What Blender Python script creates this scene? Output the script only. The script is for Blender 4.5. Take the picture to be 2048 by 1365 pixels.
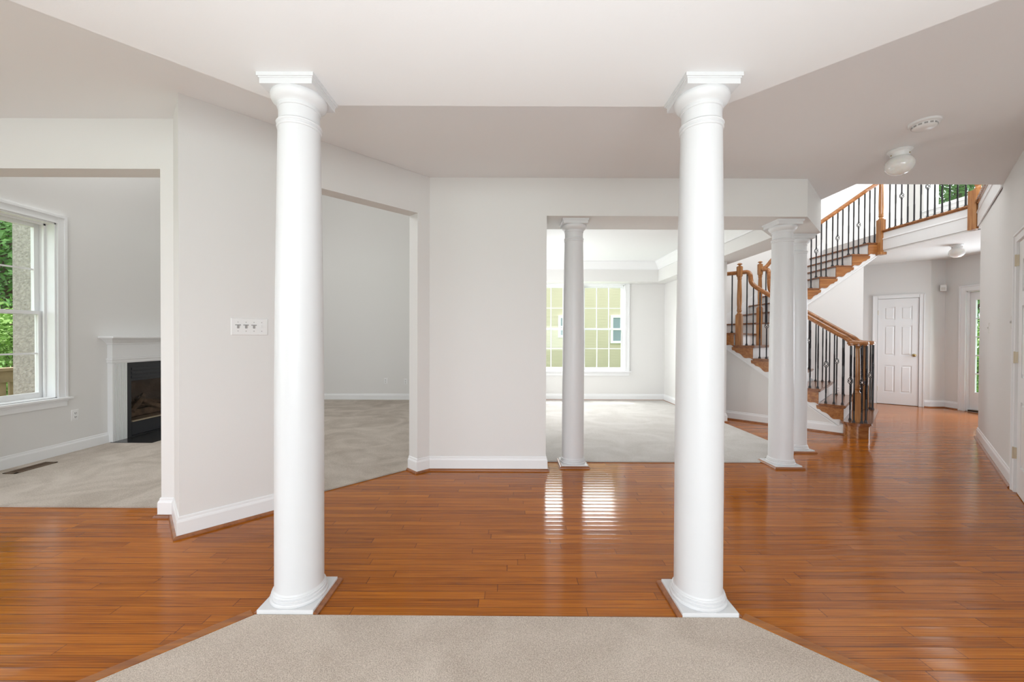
import bpy, bmesh, math, random
from mathutils import Vector, Matrix
random.seed(7)
for o in list(bpy.data.objects): bpy.data.objects.remove(o)
S = bpy.context.scene; C = S.collection
PI = math.pi
def lin(r, g, b):
    f = lambda c: ((c/255+0.055)/1.055)**2.4 if c/255 > 0.04045 else c/255/12.92
    return (f(r), f(g), f(b), 1)

# ---------------------------------------------------------------- camera
cam = bpy.data.cameras.new('camera'); camo = bpy.data.objects.new('camera', cam); C.objects.link(camo)
cam.sensor_width = 36; cam.lens = 795/2048*36; cam.clip_start = 0.05; cam.clip_end = 200
pit, rol = math.radians(.48), math.radians(.22)
fw = Vector((0, math.cos(pit), -math.sin(pit))); rt = Vector((1, 0, 0)); up = rt.cross(fw)
rt2 = rt*math.cos(rol)+up*math.sin(rol); up2 = rt2.cross(fw)
M = Matrix((rt2, up2, -fw)).transposed().to_4x4(); M.translation = (0, 0, 1.25)
camo.matrix_world = M
S.camera = camo
S.view_settings.view_transform = 'Standard'; S.view_settings.look = 'None'
S.view_settings.gamma = 1; S.view_settings.use_curve_mapping = False
S.view_settings.exposure = 0.03
# ---------------------------------------------------------------- world, sun, daylight, added fill lamps
w = bpy.data.worlds.new('world'); S.world = w; w.use_nodes = True
wn = w.node_tree.nodes; wn.clear()
wo = wn.new('ShaderNodeOutputWorld'); wb = wn.new('ShaderNodeBackground')
wb.inputs[0].default_value = (0.90, 0.95, 1.0, 1); wb.inputs[1].default_value = 2.6
w.node_tree.links.new(wb.outputs[0], wo.inputs[0])
def light(kind, name, loc, target=None, energy=10, size=(1, 1), color=(1, 1, 1), spread=180, **kw):
    l = bpy.data.lights.new(name, kind); l.energy = energy; l.color = color
    if kind == 'AREA':
        l.shape = 'RECTANGLE'; l.size, l.size_y = size; l.spread = math.radians(spread)
    if kind == 'SUN': l.angle = math.radians(0.6)
    for k, v in kw.items(): setattr(l, k, v)
    o = bpy.data.objects.new(name, l); C.objects.link(o); o.location = loc
    if target is not None:
        o.rotation_euler = (Vector(target)-Vector(loc)).to_track_quat('-Z', 'Y').to_euler()
    return o
light('SUN', 'sun', (0, 20, 30), (1.5, 11.4, 0), 6.0, color=(1, .96, .9))
DAY = (.93, .97, 1.0)
NEU = (.905, .965, 1.05)
light('AREA', 'daylight_breakfast_windows', (0, -5.05, 1.45), (0, 2, 1.5), 9, (5.6, 1.7), NEU)
light('AREA', 'near_ceiling_fill', (0, -.25, .3), (0, -.10, 2.4), 34, (1.8, 1.1), (.95, .98, 1.03), 125)  # fill lamp added low under the camera to brighten the near ceiling
light('AREA', 'ground_light_breakfast_windows', (0, -4.9, 1.25), (0, -2.4, 2.75), 195, (5.6, 1.5), NEU)
light('AREA', 'daylight_kitchen_door', (-4.5, -.4, 1.3), (0, .9, 1.6), 26, (2.4, 1.9), NEU)
light('AREA', 'daylight_dining_window', (1.32, 8.55, 2.75), (1.32, 6.2, .3), 210, (1.9, 1.0), (.97, .98, 1))
light('AREA', 'dining_side_fill', (0.0, 6.2, 1.45), (3, 6.0, 1.5), 52, (2.6, 1.6), (.97, .98, 1))  # added fill for the dining room; the wall behind it has no window
light('AREA', 'daylight_family_windows', (-4.6, 4.6, 3.9), (-1.5, 5.6, 1.0), 85, (2.4, 1.6), (.98, .99, 1))
light('AREA', 'foyer_near_fill', (5.2, 4.0, 4.4), (5.4, 7.9, 4.1), 82, (2.2, 1.4), (.97, .98, 1))  # unseen fill added against the solid near wall to light the stairwell
light('AREA', 'daylight_foyer_upper_window', (7.8, 6.4, 4.55), (4.4, 7.4, 3.4), 32, (2.2, 1.3), (.97, .98, 1))
light('AREA', 'daylight_front_door', (7.82, 6.2, 1.3), (5.0, 6.0, 1.2), 42, (.8, 1.8), NEU)

# ---------------------------------------------------------------- mesh helpers
def link(name, bm, mat, parent=None, smooth=False, **props):
    if smooth: bmesh.ops.remove_doubles(bm, verts=bm.verts, dist=1e-5)
    bmesh.ops.recalc_face_normals(bm, faces=bm.faces)
    me = bpy.data.meshes.new(name); bm.to_mesh(me); bm.free()
    mats = mat if isinstance(mat, (list, tuple)) else [mat]
    for m in mats: me.materials.append(m)
    o = bpy.data.objects.new(name, me); C.objects.link(o)
    if parent: o.parent = parent; o.matrix_parent_inverse = parent.matrix_world.inverted()
    if smooth:
        for p in me.polygons: p.use_smooth = True
        try: me.set_sharp_from_angle(angle=math.radians(40))
        except Exception: pass
    for k, v in props.items(): o[k] = v
    return o
def thing(name, label, cat, loc=(0, 0, 0), group=None):
    o = bpy.data.objects.new(name, None); C.objects.link(o); o.location = loc
    o.matrix_world = Matrix.Translation(loc)
    o['label'] = label; o['category'] = cat
    if group: o['group'] = group
    o.empty_display_size = .1
    return o
def tag(o, label, cat, group=None):
    o['label'] = label; o['category'] = cat
    if group: o['group'] = group
    return o
def struct(name, bm, mat, parent=None, smooth=False):
    o = link(name, bm, mat, parent, smooth)
    if parent is None: o['kind'] = 'structure'
    return o
def BM(): return bmesh.new()
def box(bm, x0, x1, y0, y1, z0, z1, bev=0):
    vs = [bm.verts.new((x, y, z)) for x in (x0, x1) for y in (y0, y1) for z in (z0, z1)]
    fs = [bm.faces.new([vs[i] for i in f]) for f in ((0, 1, 3, 2), (4, 6, 7, 5), (0, 4, 5, 1), (2, 3, 7, 6), (0, 2, 6, 4), (1, 5, 7, 3))]
    if bev:
        es = list({e for f in fs for e in f.edges})
        bmesh.ops.bevel(bm, geom=es, offset=bev, segments=2, affect='EDGES', profile=.6)
    return vs
def prism(bm, pts, z0, z1, f=None, bev=0):
    """polygon pts extruded; f maps (u,v,w)->xyz"""
    f = f or (lambda u, v, w: (u, v, w))
    a = [bm.verts.new(f(p[0], p[1], z0)) for p in pts]; b = [bm.verts.new(f(p[0], p[1], z1)) for p in pts]
    n = len(pts); fs = [bm.faces.new(a[::-1]), bm.faces.new(b)]
    for i in range(n): fs.append(bm.faces.new((a[i], a[(i+1) % n], b[(i+1) % n], b[i])))
    if bev:
        bmesh.ops.bevel(bm, geom=list(fs[1].edges)+list(fs[0].edges), offset=bev, segments=2, affect='EDGES')
def lathe(bm, prof, cx, cy, seg=48, z=0, cap=True):
    rings = []
    for r, h in prof:
        rings.append([bm.verts.new((cx+r*math.cos(2*PI*i/seg), cy+r*math.sin(2*PI*i/seg), z+h)) for i in range(seg)])
    for A, B in zip(rings, rings[1:]):
        for i in range(seg): bm.faces.new((A[i], A[(i+1) % seg], B[(i+1) % seg], B[i]))
    if cap:
        if prof[0][0] > 1e-6: bm.faces.new(rings[0][::-1])
        if prof[-1][0] > 1e-6: bm.faces.new(rings[-1])
def miters(path, closed=False):
    out = []; n = len(path)
    for i in range(n):
        p = Vector(path[i])
        if closed or 0 < i < n-1:
            a = (p-Vector(path[i-1])).normalized(); b = (Vector(path[(i+1) % n])-p).normalized()
        elif i == 0: a = b = (Vector(path[1])-p).normalized()
        else: a = b = (p-Vector(path[i-1])).normalized()
        na = Vector((a.y, -a.x)); nb = Vector((b.y, -b.x)); m = (na+nb); d = 1+na.dot(nb)
        out.append(m/max(d, .2))
    return out
def run(bm, path, prof, closed=False):
    """profile (n,z) swept along XY path; n to the right of travel"""
    ms = miters(path, closed); rings = []
    for p, m in zip(path, ms): rings.append([bm.verts.new((p[0]+m.x*n, p[1]+m.y*n, z)) for n, z in prof])
    k = len(prof); N = len(path)
    for i in range(N if closed else N-1):
        A, B = rings[i], rings[(i+1) % N]
        for j in range(k): bm.faces.new((A[j], A[(j+1) % k], B[(j+1) % k], B[j]))
    if not closed: bm.faces.new(rings[0]); bm.faces.new(rings[-1][::-1])
def sweep(bm, path, prof, cap=True, upv=(0, 0, 1)):
    """profile (side,up) swept along a 3D path"""
    P = [Vector(p) for p in path]; rings = []; U = Vector(upv)
    for i, p in enumerate(P):
        t = (P[min(i+1, len(P)-1)]-P[max(i-1, 0)]).normalized()
        s = t.cross(U)
        s = s.normalized() if s.length > 1e-4 else Vector((1, 0, 0))
        u = s.cross(t).normalized()
        rings.append([bm.verts.new(p+s*a+u*b) for a, b in prof])
    k = len(prof)
    for A, B in zip(rings, rings[1:]):
        for j in range(k): bm.faces.new((A[j], A[(j+1) % k], B[(j+1) % k], B[j]))
    if cap: bm.faces.new(rings[0]); bm.faces.new(rings[-1][::-1])
def circ(r, n=8): return [(r*math.cos(2*PI*i/n), r*math.sin(2*PI*i/n)) for i in range(n)]
def smoothpath(pts, n=6):
    P = [Vector(p) for p in pts]; out = []
    for i in range(len(P)-1):
        p0, p1, p2, p3 = P[max(i-1, 0)], P[i], P[i+1], P[min(i+2, len(P)-1)]
        for k in range(n):
            t = k/n
            out.append(.5*((2*p1)+(-p0+p2)*t+(2*p0-5*p1+4*p2-p3)*t*t+(-p0+3*p1-3*p2+p3)*t**3))
    out.append(P[-1]); return out

# ---------------------------------------------------------------- materials
def mat(name, col, rough=.5, spec=.5, metal=0, bump=None, var=None, coat=0):
    m = bpy.data.materials.new(name); m.use_nodes = True; nt = m.node_tree; b = nt.nodes['Principled BSDF']
    b.inputs['Base Color'].default_value = col; b.inputs['Roughness'].default_value = rough
    b.inputs['Specular IOR Level'].default_value = spec; b.inputs['Metallic'].default_value = metal
    b.inputs['Coat Weight'].default_value = coat
    tc = nt.nodes.new('ShaderNodeTexCoord')
    if var:
        sc, amt = var; n = nt.nodes.new('ShaderNodeTexNoise'); n.inputs['Scale'].default_value = sc; n.inputs['Detail'].default_value = 3
        mx = nt.nodes.new('ShaderNodeMix'); mx.data_type = 'RGBA'; mx.blend_type = 'MULTIPLY'
        nt.links.new(tc.outputs['Object'], n.inputs['Vector'])
        rp = nt.nodes.new('ShaderNodeMapRange'); rp.inputs[3].default_value = 1-amt; rp.inputs[4].default_value = 1+amt*.4
        rp.inputs[1].default_value = .3; rp.inputs[2].default_value = .7
        nt.links.new(n.outputs[0], rp.inputs[0])
        mx.inputs[0].default_value = 1; mx.inputs[6].default_value = col
        nt.links.new(rp.outputs[0], mx.inputs[7]); nt.links.new(mx.outputs[2], b.inputs['Base Color'])
    if bump:
        sc, st, dist = bump; n = nt.nodes.new('ShaderNodeTexNoise'); n.inputs['Scale'].default_value = sc; n.inputs['Detail'].default_value = 4
        bp = nt.nodes.new('ShaderNodeBump'); bp.inputs['Strength'].default_value = st; bp.inputs['Distance'].default_value = dist
        nt.links.new(tc.outputs['Object'], n.inputs['Vector']); nt.links.new(n.outputs[0], bp.inputs['Height']); nt.links.new(bp.outputs[0], b.inputs['Normal'])
    return m
WALL = mat('wall_paint', (.79, .78, .76, 1), .75, .25, bump=(180, .12, .002))
CEIL = mat('ceiling_paint', (.87, .88, .885, 1), .85, .2, bump=(140, .1, .002))
SOFF = mat('soffit_paint', (.88, .89, .89, 1), .8, .2, bump=(140, .1, .002))
TRIM = mat('white_trim', (.87, .875, .875, 1), .32, .4)
COLM = mat('column_white', (.74, .745, .75, 1), .35, .4, bump=(60, .03, .002))
PLATE = mat('white_plastic', (.85, .85, .84, 1), .3, .5)
PLATEP = mat('painted_plate', (.70, .685, .65, 1), .5, .3)
GREYP = mat('grey_plastic', (.35, .34, .33, 1), .4, .5)
IRON = mat('black_iron', (.012, .012, .016, 1), .38, .6, bump=(200, .1, .001))
BLACK = mat('black_metal', (.022, .024, .028, 1), .45, .5)
BRASS = mat('antique_brass', (.45, .33, .15, 1), .3, .5, metal=1)
HINGE = mat('satin_hinge', (.62, .55, .42, 1), .35, .5, metal=1)
STUCCO = mat('stucco', (.42, .39, .35, 1), .95, .1, bump=(45, .9, .02), var=(30, .25))
LEAF = mat('leaf', (.15, .30, .085, 1), .5, .3, var=(1.2, .6))
LEAF2 = mat('leaf_light', (.28, .46, .11, 1), .5, .3, var=(1.5, .5))
BARK = mat('bark', (.12, .085, .06, 1), .9, .1, bump=(25, .8, .02))
GRASS = mat('grass', (.10, .20, .045, 1), .9, .1, var=(3, .4))
DECKW = mat('deck_wood', (.42, .30, .20, 1), .8, .2, var=(8, .3))
BRICKD = mat('firebox_brick', (.16, .095, .065, 1), .85, .2, bump=(30, .6, .01), var=(6, .35))
LOGM = mat('log', (.13, .075, .05, 1), .9, .1, bump=(35, .9, .01), var=(14, .5))
HEARTH = mat('hearth_tile', (.018, .018, .018, 1), .15, .5)
OPAL = mat('opal_glass', (.85, .84, .81, 1), .15, .5, coat=.5)
OPAL.node_tree.nodes['Principled BSDF'].inputs['Subsurface Weight'].default_value = .2
VENTB = mat('vent_brown', (.12, .07, .035, 1), .45, .5)

def wood_mat(name, c1, c2, c3, rough=.22, axis=0, scale=1.0, coat=.3):
    m = bpy.data.materials.new(name); m.use_nodes = True; nt = m.node_tree; b = nt.nodes['Principled BSDF']; L = nt.links.new
    tc = nt.nodes.new('ShaderNodeTexCoord'); mp = nt.nodes.new('ShaderNodeMapping')
    sc = [34*scale]*3; sc[axis] = 3*scale; mp.inputs['Scale'].default_value = sc
    n = nt.nodes.new('ShaderNodeTexNoise'); n.inputs['Detail'].default_value = 5; n.inputs['Distortion'].default_value = .6; n.inputs['Scale'].default_value = 1
    L(tc.outputs['Object'], mp.inputs[0]); L(mp.outputs[0], n.inputs[0])
    cr = nt.nodes.new('ShaderNodeValToRGB'); e = cr.color_ramp.elements
    e[0].position = .3; e[0].color = c1; e[1].position = .68; e[1].color = c3; k = cr.color_ramp.elements.new(.5); k.color = c2
    L(n.outputs[0], cr.inputs[0]); L(cr.outputs[0], b.inputs['Base Color'])
    b.inputs['Roughness'].default_value = rough; b.inputs['Coat Weight'].default_value = coat; b.inputs['Coat Roughness'].default_value = .12
    return m
OAK = wood_mat('oak_stair', (.24, .085, .022, 1), (.36, .14, .038, 1), (.46, .20, .06, 1))
OAKD = wood_mat('oak_tread', (.17, .055, .018, 1), (.25, .09, .028, 1), (.33, .13, .04, 1))
OAKR = wood_mat('oak_rail', (.26, .095, .025, 1), (.36, .14, .04, 1), (.46, .19, .06, 1))
OAKV = wood_mat('oak_newel', (.26, .10, .03, 1), (.40, .17, .05, 1), (.50, .24, .08, 1), axis=2)
OAKE = wood_mat('oak_edge', (.22, .062, .006, 1), (.33, .105, .010, 1), (.44, .15, .015, 1), rough=.35, coat=0)
SHOE = wood_mat('shoe_mould', (.20, .065, .018, 1), (.29, .10, .03, 1), (.36, .13, .04, 1), rough=.3)

def floor_mat():
    m = bpy.data.materials.new('oak_strip_floor'); m.use_nodes = True; nt = m.node_tree; b = nt.nodes['Principled BSDF']; L = nt.links.new
    N = nt.nodes.new
    def mth(op, a, bb=None, c=None):
        x = N('ShaderNodeMath'); x.operation = op
        for i, v in enumerate((a, bb, c)):
            if v is None: continue
            if isinstance(v, (int, float)): x.inputs[i].default_value = v
            else: L(v, x.inputs[i])
        return x.outputs[0]
    tc = N('ShaderNodeTexCoord'); sp = N('ShaderNodeSeparateXYZ'); L(tc.outputs['Object'], sp.inputs[0])
    x, y = sp.outputs[0], sp.outputs[1]
    W = .0572
    v = mth('DIVIDE', y, W); row = mth('FLOOR', v); fr = mth('FRACT', v)
    wn1 = N('ShaderNodeTexWhiteNoise'); wn1.noise_dimensions = '1D'; L(row, wn1.inputs['W'])
    off = mth('MULTIPLY', wn1.outputs[0], 7.3)
    u = mth('DIVIDE', mth('ADD', x, off), mth('ADD', .75, mth('MULTIPLY', wn1.outputs[0], .6)))
    pl = mth('FLOOR', u); fu = mth('FRACT', u)
    cmb = N('ShaderNodeCombineXYZ'); L(row, cmb.inputs[0]); L(pl, cmb.inputs[1])
    wn2 = N('ShaderNodeTexWhiteNoise'); wn2.noise_dimensions = '2D'; L(cmb.outputs[0], wn2.inputs['Vector'])
    rnd = wn2.outputs[0]
    # grain
    gc = N('ShaderNodeCombineXYZ'); L(mth('MULTIPLY', x, 2.2), gc.inputs[0]); L(mth('MULTIPLY', y, 60), gc.inputs[1]); L(mth('MULTIPLY', rnd, 40), gc.inputs[2])
    g = N('ShaderNodeTexNoise'); g.inputs['Scale'].default_value = 1; g.inputs['Detail'].default_value = 5; g.inputs['Distortion'].default_value = 1.2; L(gc.outputs[0], g.inputs[0])
    gc2 = N('ShaderNodeCombineXYZ'); L(mth('MULTIPLY', x, 1.3), gc2.inputs[0]); L(mth('MULTIPLY', y, 16), gc2.inputs[1]); L(mth('MULTIPLY', rnd, 17), gc2.inputs[2])
    wv = N('ShaderNodeTexWave'); wv.inputs['Scale'].default_value = 1.6; wv.inputs['Distortion'].default_value = 5; wv.inputs['Detail'].default_value = 2; wv.bands_direction = 'Y'; L(gc2.outputs[0], wv.inputs[0])
    cr = N('ShaderNodeValToRGB'); e = cr.color_ramp.elements
    e[0].position = .12; e[0].color = (.20, .050, .003, 1); e[1].position = .88; e[1].color = (.55, .178, .010, 1)
    k = cr.color_ramp.elements.new(.5); k.color = (.40, .113, .005, 1)
    t = mth('ADD', mth('MULTIPLY', rnd, .27), mth('ADD', mth('MULTIPLY', g.outputs[0], 1.0), mth('MULTIPLY', wv.outputs[0], .20)))
    t = mth('SUBTRACT', t, .26)
    L(t, cr.inputs[0])
    # seams
    e1 = mth('MINIMUM', fr, mth('SUBTRACT', 1, fr)); seam = mth('LESS_THAN', e1, .024)
    e2 = mth('MINIMUM', fu, mth('SUBTRACT', 1, fu)); seam2 = mth('LESS_THAN', e2, .0016)
    sm = mth('MAXIMUM', seam, seam2)
    mx = N('ShaderNodeMix'); mx.data_type = 'RGBA'; L(mth('MULTIPLY', sm, .7), mx.inputs[0]); L(cr.outputs[0], mx.inputs[6]); mx.inputs[7].default_value = (.07, .02, .006, 1)
    L(mx.outputs[2], b.inputs['Base Color'])
    # slight cupping of each strip + soft waviness
    cup = mth('POWER', mth('MULTIPLY', mth('ABSOLUTE', mth('SUBTRACT', fr, .5)), 2), 3)
    big = N('ShaderNodeTexNoise'); big.inputs['Scale'].default_value = 1.3; big.inputs['Detail'].default_value = 1; L(tc.outputs['Object'], big.inputs[0])
    h = mth('ADD', mth('MULTIPLY', cup, .00034), mth('ADD', mth('MULTIPLY', rnd, .00025), mth('MULTIPLY', sm, -.0006)))
    h = mth('ADD', h, mth('MULTIPLY', g.outputs[0], .00008))
    bp = N('ShaderNodeBump'); bp.inputs['Strength'].default_value = 1; bp.inputs['Distance'].default_value = 1; L(h, bp.inputs['Height'])
    L(bp.outputs[0], b.inputs['Normal'])
    b.inputs['Roughness'].default_value = .13; b.inputs['IOR'].default_value = 1.30
    b.inputs['Coat Weight'].default_value = .05; b.inputs['Coat Roughness'].default_value = .08
    L(bp.outputs[0], b.inputs['Coat Normal'])
    return m
FLOOR = floor_mat()
def carpet_mat(name, c1, c2, fine=420, streak=0):
    m = bpy.data.materials.new(name); m.use_nodes = True; nt = m.node_tree; b = nt.nodes['Principled BSDF']; L = nt.links.new; N = nt.nodes.new
    tc = N('ShaderNodeTexCoord'); n = N('ShaderNodeTexNoise'); n.inputs['Scale'].default_value = fine; n.inputs['Detail'].default_value = 3; n.inputs['Roughness'].default_value = .7
    n2 = N('ShaderNodeTexNoise'); n2.inputs['Scale'].default_value = 2.2; n2.inputs['Detail'].default_value = 4; n2.inputs['Distortion'].default_value = 1.5
    L(tc.outputs['Object'], n.inputs[0]); L(tc.outputs['Object'], n2.inputs[0])
    a = N('ShaderNodeMath'); a.operation = 'MULTIPLY_ADD'; L(n2.outputs[0], a.inputs[0]); a.inputs[1].default_value = .25+streak; a.inputs[2].default_value = -.12-streak*.5
    s = N('ShaderNodeMath'); s.operation = 'ADD'; L(n.outputs[0], s.inputs[0]); L(a.outputs[0], s.inputs[1])
    cr = N('ShaderNodeValToRGB'); e = cr.color_ramp.elements; e[0].position = .28; e[0].color = c1; e[1].position = .66; e[1].color = c2
    L(s.outputs[0], cr.inputs[0]); L(cr.outputs[0], b.inputs['Base Color'])
    bp = N('ShaderNodeBump'); bp.inputs['Strength'].default_value = .7; bp.inputs['Distance'].default_value = .008; L(n.outputs[0], bp.inputs['Height']); L(bp.outputs[0], b.inputs['Normal'])
    b.inputs['Roughness'].default_value = 1; b.inputs['Specular IOR Level'].default_value = .05; b.inputs['Sheen Weight'].default_value = .15
    return m
CARP1 = carpet_mat('carpet_near', (.38, .295, .23, 1), (.78, .68, .585, 1), 230)
CARP2 = carpet_mat('carpet_family', (.40, .335, .27, 1), (.66, .585, .51, 1), 200, .5)
CARP3 = carpet_mat('carpet_dining', (.49, .455, .415, 1), (.69, .66, .63, 1), 200, .25)
def glass_mat():
    m = bpy.data.materials.new('window_glass'); m.use_nodes = True; nt = m.node_tree; nt.nodes.clear(); N = nt.nodes.new; L = nt.links.new
    o = N('ShaderNodeOutputMaterial'); mx = N('ShaderNodeMixShader'); t = N('ShaderNodeBsdfTransparent'); g = N('ShaderNodeBsdfGlossy')
    g.inputs['Roughness'].default_value = .01; mx.inputs[0].default_value = .015
    t.inputs[0].default_value = (.96, .98, .97, 1)
    L(t.outputs[0], mx.inputs[1]); L(g.outputs[0], mx.inputs[2]); L(mx.outputs[0], o.inputs[0]); return m
GLASS = glass_mat()
def siding_mat():
    m = mat('yellow_siding', (.75, .66, .52, 1), .7, .2); nt = m.node_tree; b = nt.nodes['Principled BSDF']
    tc = nt.nodes.new('ShaderNodeTexCoord'); wv = nt.nodes.new('ShaderNodeTexWave'); wv.wave_profile = 'SAW'; wv.bands_direction = 'Z'; wv.inputs['Scale'].default_value = 3.1
    nt.links.new(tc.outputs['Object'], wv.inputs[0]); bp = nt.nodes.new('ShaderNodeBump'); bp.inputs['Distance'].default_value = .03
    nt.links.new(wv.outputs[0], bp.inputs['Height']); nt.links.new(bp.outputs[0], b.inputs['Normal']); return m
SIDING = siding_mat()
PANE = mat('far_pane', (.25, .32, .36, 1), .1, .5)

# ================================================================ plan constants
ZC, ZH, ZS, ZF = 2.75, 2.395, 2.42, 2.70      # hall ceiling, header, near soffit, foyer ceiling
LX = -4.70; YB = 3.736
C1, C2, C3 = (-2.34, 2.75), (-2.06, 2.457), (-.775, YB)
r2 = math.sqrt(.5)
def AR(a, r): return ((a-r)*r2, (a+r)*r2)
RIS = .191
# ---------------------------------------------------------------- floors
bm = BM(); box(bm, -4.9, 8.1, -5.3, 8.1, -.12, 0); struct('floor', bm, FLOOR)
def carpet(name, pts, m, z=.012):
    bm = BM(); prism(bm, pts, .0, z, bev=.004); return struct(name, bm, m)
carpet('floor_breakfast_carpet', [(-1.14, 1.762), (1.012, 1.752), (3.0, -.24), (3.0, -5.19), (-3.2, -5.19), (-3.2, -.30)], CARP1, .014)
carpet('floor_family_carpet', [(LX, 2.885), (-2.30, 2.885), (-2.05, 2.66), (-.9, 3.81), (-.9, 7.87), (LX, 7.87)], CARP2)
carpet('floor_dining_carpet', [(.3, 3.985), (2.5, 3.985), (3.12, 4.6), (3.125, 5.93), (3.05, 5.93), (3.05, 7.95), (-.05, 7.95), (-.05, 4.2), (.3, 4.2)], CARP3)

bm = BM()
run(bm, [(-3.2, -.30), (-1.145, 1.755)], [(-.062, 0), (.004, 0), (.004, .012), (-.002, .015), (-.050, .012), (-.062, .004)])
struct('trim_4', bm, OAKE)
bm = BM()
run(bm, [(1.02, 1.745), (3.0, -.235)], [(-.062, 0), (.004, 0), (.004, .012), (-.002, .015), (-.050, .012), (-.062, .004)])
struct('trim_5', bm, OAKE)
# ---------------------------------------------------------------- walls
def seg(bm, p, q, t, z0, z1):
    """wall from p to q, thickness t to the LEFT of travel"""
    d = (Vector(q)-Vector(p)).normalized(); n = Vector((-d.y, d.x))*t
    prism(bm, [p, q, (q[0]+n.x, q[1]+n.y), (p[0]+n.x, p[1]+n.y)], z0, z1)
# family opening wall + pier
bm = BM()
seg(bm, (-4.85, 2.75), (-4.30, 2.75), .15, 0, 3.05)
seg(bm, (-4.30, 2.75), (-2.43, 2.75), .15, ZH+.01, 3.05)
J0 = (-1.60, C2[1]+(-1.60-C2[0])); J1 = (-.868, C2[1]+(-.868-C2[0]))
nx = .142*r2
prism(bm, [(-2.43, 2.75), C1, C2, J0, (J0[0]-nx, J0[1]+nx), (-2.22, 2.90), (-2.43, 2.90)], 0, 3.05)
prism(bm, [J0, J1, (J1[0]-nx, J1[1]+nx), (J0[0]-nx, J0[1]+nx)], ZH-.005, 3.05)
box(bm, -4.85, -.05, 2.90, 8.05, 5.3, 5.4)
struct('wall_left', bm, WALL)
bm = BM()
prism(bm, [J1, C3, (.322, YB), (.322, 4.2), (-.9, 4.2), (J1[0]-nx, J1[1]+nx)], 0, 3.05); box(bm, -.2, -.05, 4.19, 8.1, 0, 3.05)
struct('wall_middle', bm, WALL)
bm = BM()
prism(bm, [(.322, YB), (2.765, YB), (3.325, YB+.56), (3.325, 8.05), (2.93, 8.05), (2.93, 4.50), (2.63, 4.2), (.322, 4.2)], ZH, 3.05)
box(bm, 3.05, 3.2, 5.93, 8.05, 0, ZH); 
box(bm, 3.2, 3.325, 3.86, 8.05, 3.05, 5.4)
struct('wall_dining_right', bm, WALL)
# upper wall of family room over the hall side, closing the two-storey volume
bm = BM(); box(bm, -4.85, -.05, 2.6, 2.75, 3.05, 5.4); box(bm, -.9, -.75, 4.2, 8.05, 0, 5.4); box(bm, -.9, -.75, 2.6, 4.2, 3.05, 5.4); box(bm, -.75, -.05, 2.6, 2.75, 3.05, 3.1)
struct('wall_family_right', bm, WALL)

def wall_openings(bm, axis, c, t, u0, u1, z0, z1, ops):
    """wall on plane axis=c with thickness t, spanning u0..u1, with rectangular openings (ua,ub,za,zb)"""
    def bb(ua, ub, za, zb):
        if ub-ua < 1e-4 or zb-za < 1e-4: return
        if axis == 'x': box(bm, min(c, c+t), max(c, c+t), ua, ub, za, zb)
        else: box(bm, ua, ub, min(c, c+t), max(c, c+t), za, zb)
    cur = u0
    for ua, ub, ops_z in sorted(ops):
        bb(cur, ua, z0, z1); zz = z0
        for za, zb in ops_z: bb(ua, ub, zz, za); zz = zb
        bb(ua, ub, zz, z1); cur = ub
    bb(cur, u1, z0, z1)
bm = BM(); wall_openings(bm, 'x', LX, -.16, 2.75, 8.05, 0, 5.4, [(3.03, 4.10, [(.61, 2.41), (3.1, 4.7)]), (4.873, 5.867, [(.2, .7)])]); struct('wall_family_left', bm, WALL)
bm = BM(); box(bm, LX-.15, -.9, 7.87, 8.05, 0, 5.4); struct('wall_family_back', bm, WALL)
bm = BM(); wall_openings(bm, 'y', 7.95, .16, -.05, 3.2, 0, ZC, [(.49, 2.26, [(.59, 2.32)])]); struct('wall_dining_back', bm, WALL)
# near room shell behind the camera
bm = BM(); wall_openings(bm, 'y', -5.2, -.15, -4.85, 3.5, 0, 3.05, [(-2.8, 2.8, [(.6, 2.3)])]); struct('wall_breakfast_back', bm, WALL)
bm = BM(); wall_openings(bm, 'x', LX, -.15, -5.35, 2.75, 0, 3.05, [(-1.6, .9, [(0.05, 2.2)])]); struct('wall_kitchen_left', bm, WALL)
# right 45 degree wall
K = .885
def R45(y, off=0): return (y+K+off*r2, y-off*r2)
bm = BM()
Wend = R45(5.045)
D0, D1 = 3.245, 2.60      # door opening in the wall (y values)
def r45seg(ya, yb, z0, z1): prism(bm, [R45(ya), R45(yb), R45(yb, .14), R45(ya, .14)], z0, z1)
r45seg(D0, 5.045, 0, ZF); r45seg(D1, D0, 2.08, ZF); r45seg(2.45, D1, 0, ZF)
r45seg(2.45, 3.86, ZF, 3.05)
prism(bm, [(3.335, 2.45), (3.335, -5.35), (3.5, -5.35), (3.5, 2.45)], 0, 3.05)
prism(bm, [(Wend[0], Wend[1]), (8.05, Wend[1]), (8.05, Wend[1]-.14), (Wend[0]+.05, Wend[1]-.14)], 0, ZF)
struct('wall_right', bm, WALL)
# ceilings
bm = BM()
prism(bm, [(-4.85, -5.35), (3.5, -5.35), (3.5, 2.5), R45(2.6), R45(3.86), (3.325, 3.86), (3.325, YB+.56), (2.765, YB), C3, C2, C1, (-4.85, 2.75)], ZC, 3.05)
struct('ceiling', bm, CEIL)
bm = BM()
prism(bm, [(-1.135, 2.018), (1.04, 2.018), (3.33, -.272), (3.33, -5.19), (-3.9, -5.19), (-3.9, -.747)], ZS, ZC)
struct('ceiling_breakfast', bm, SOFF)
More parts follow.
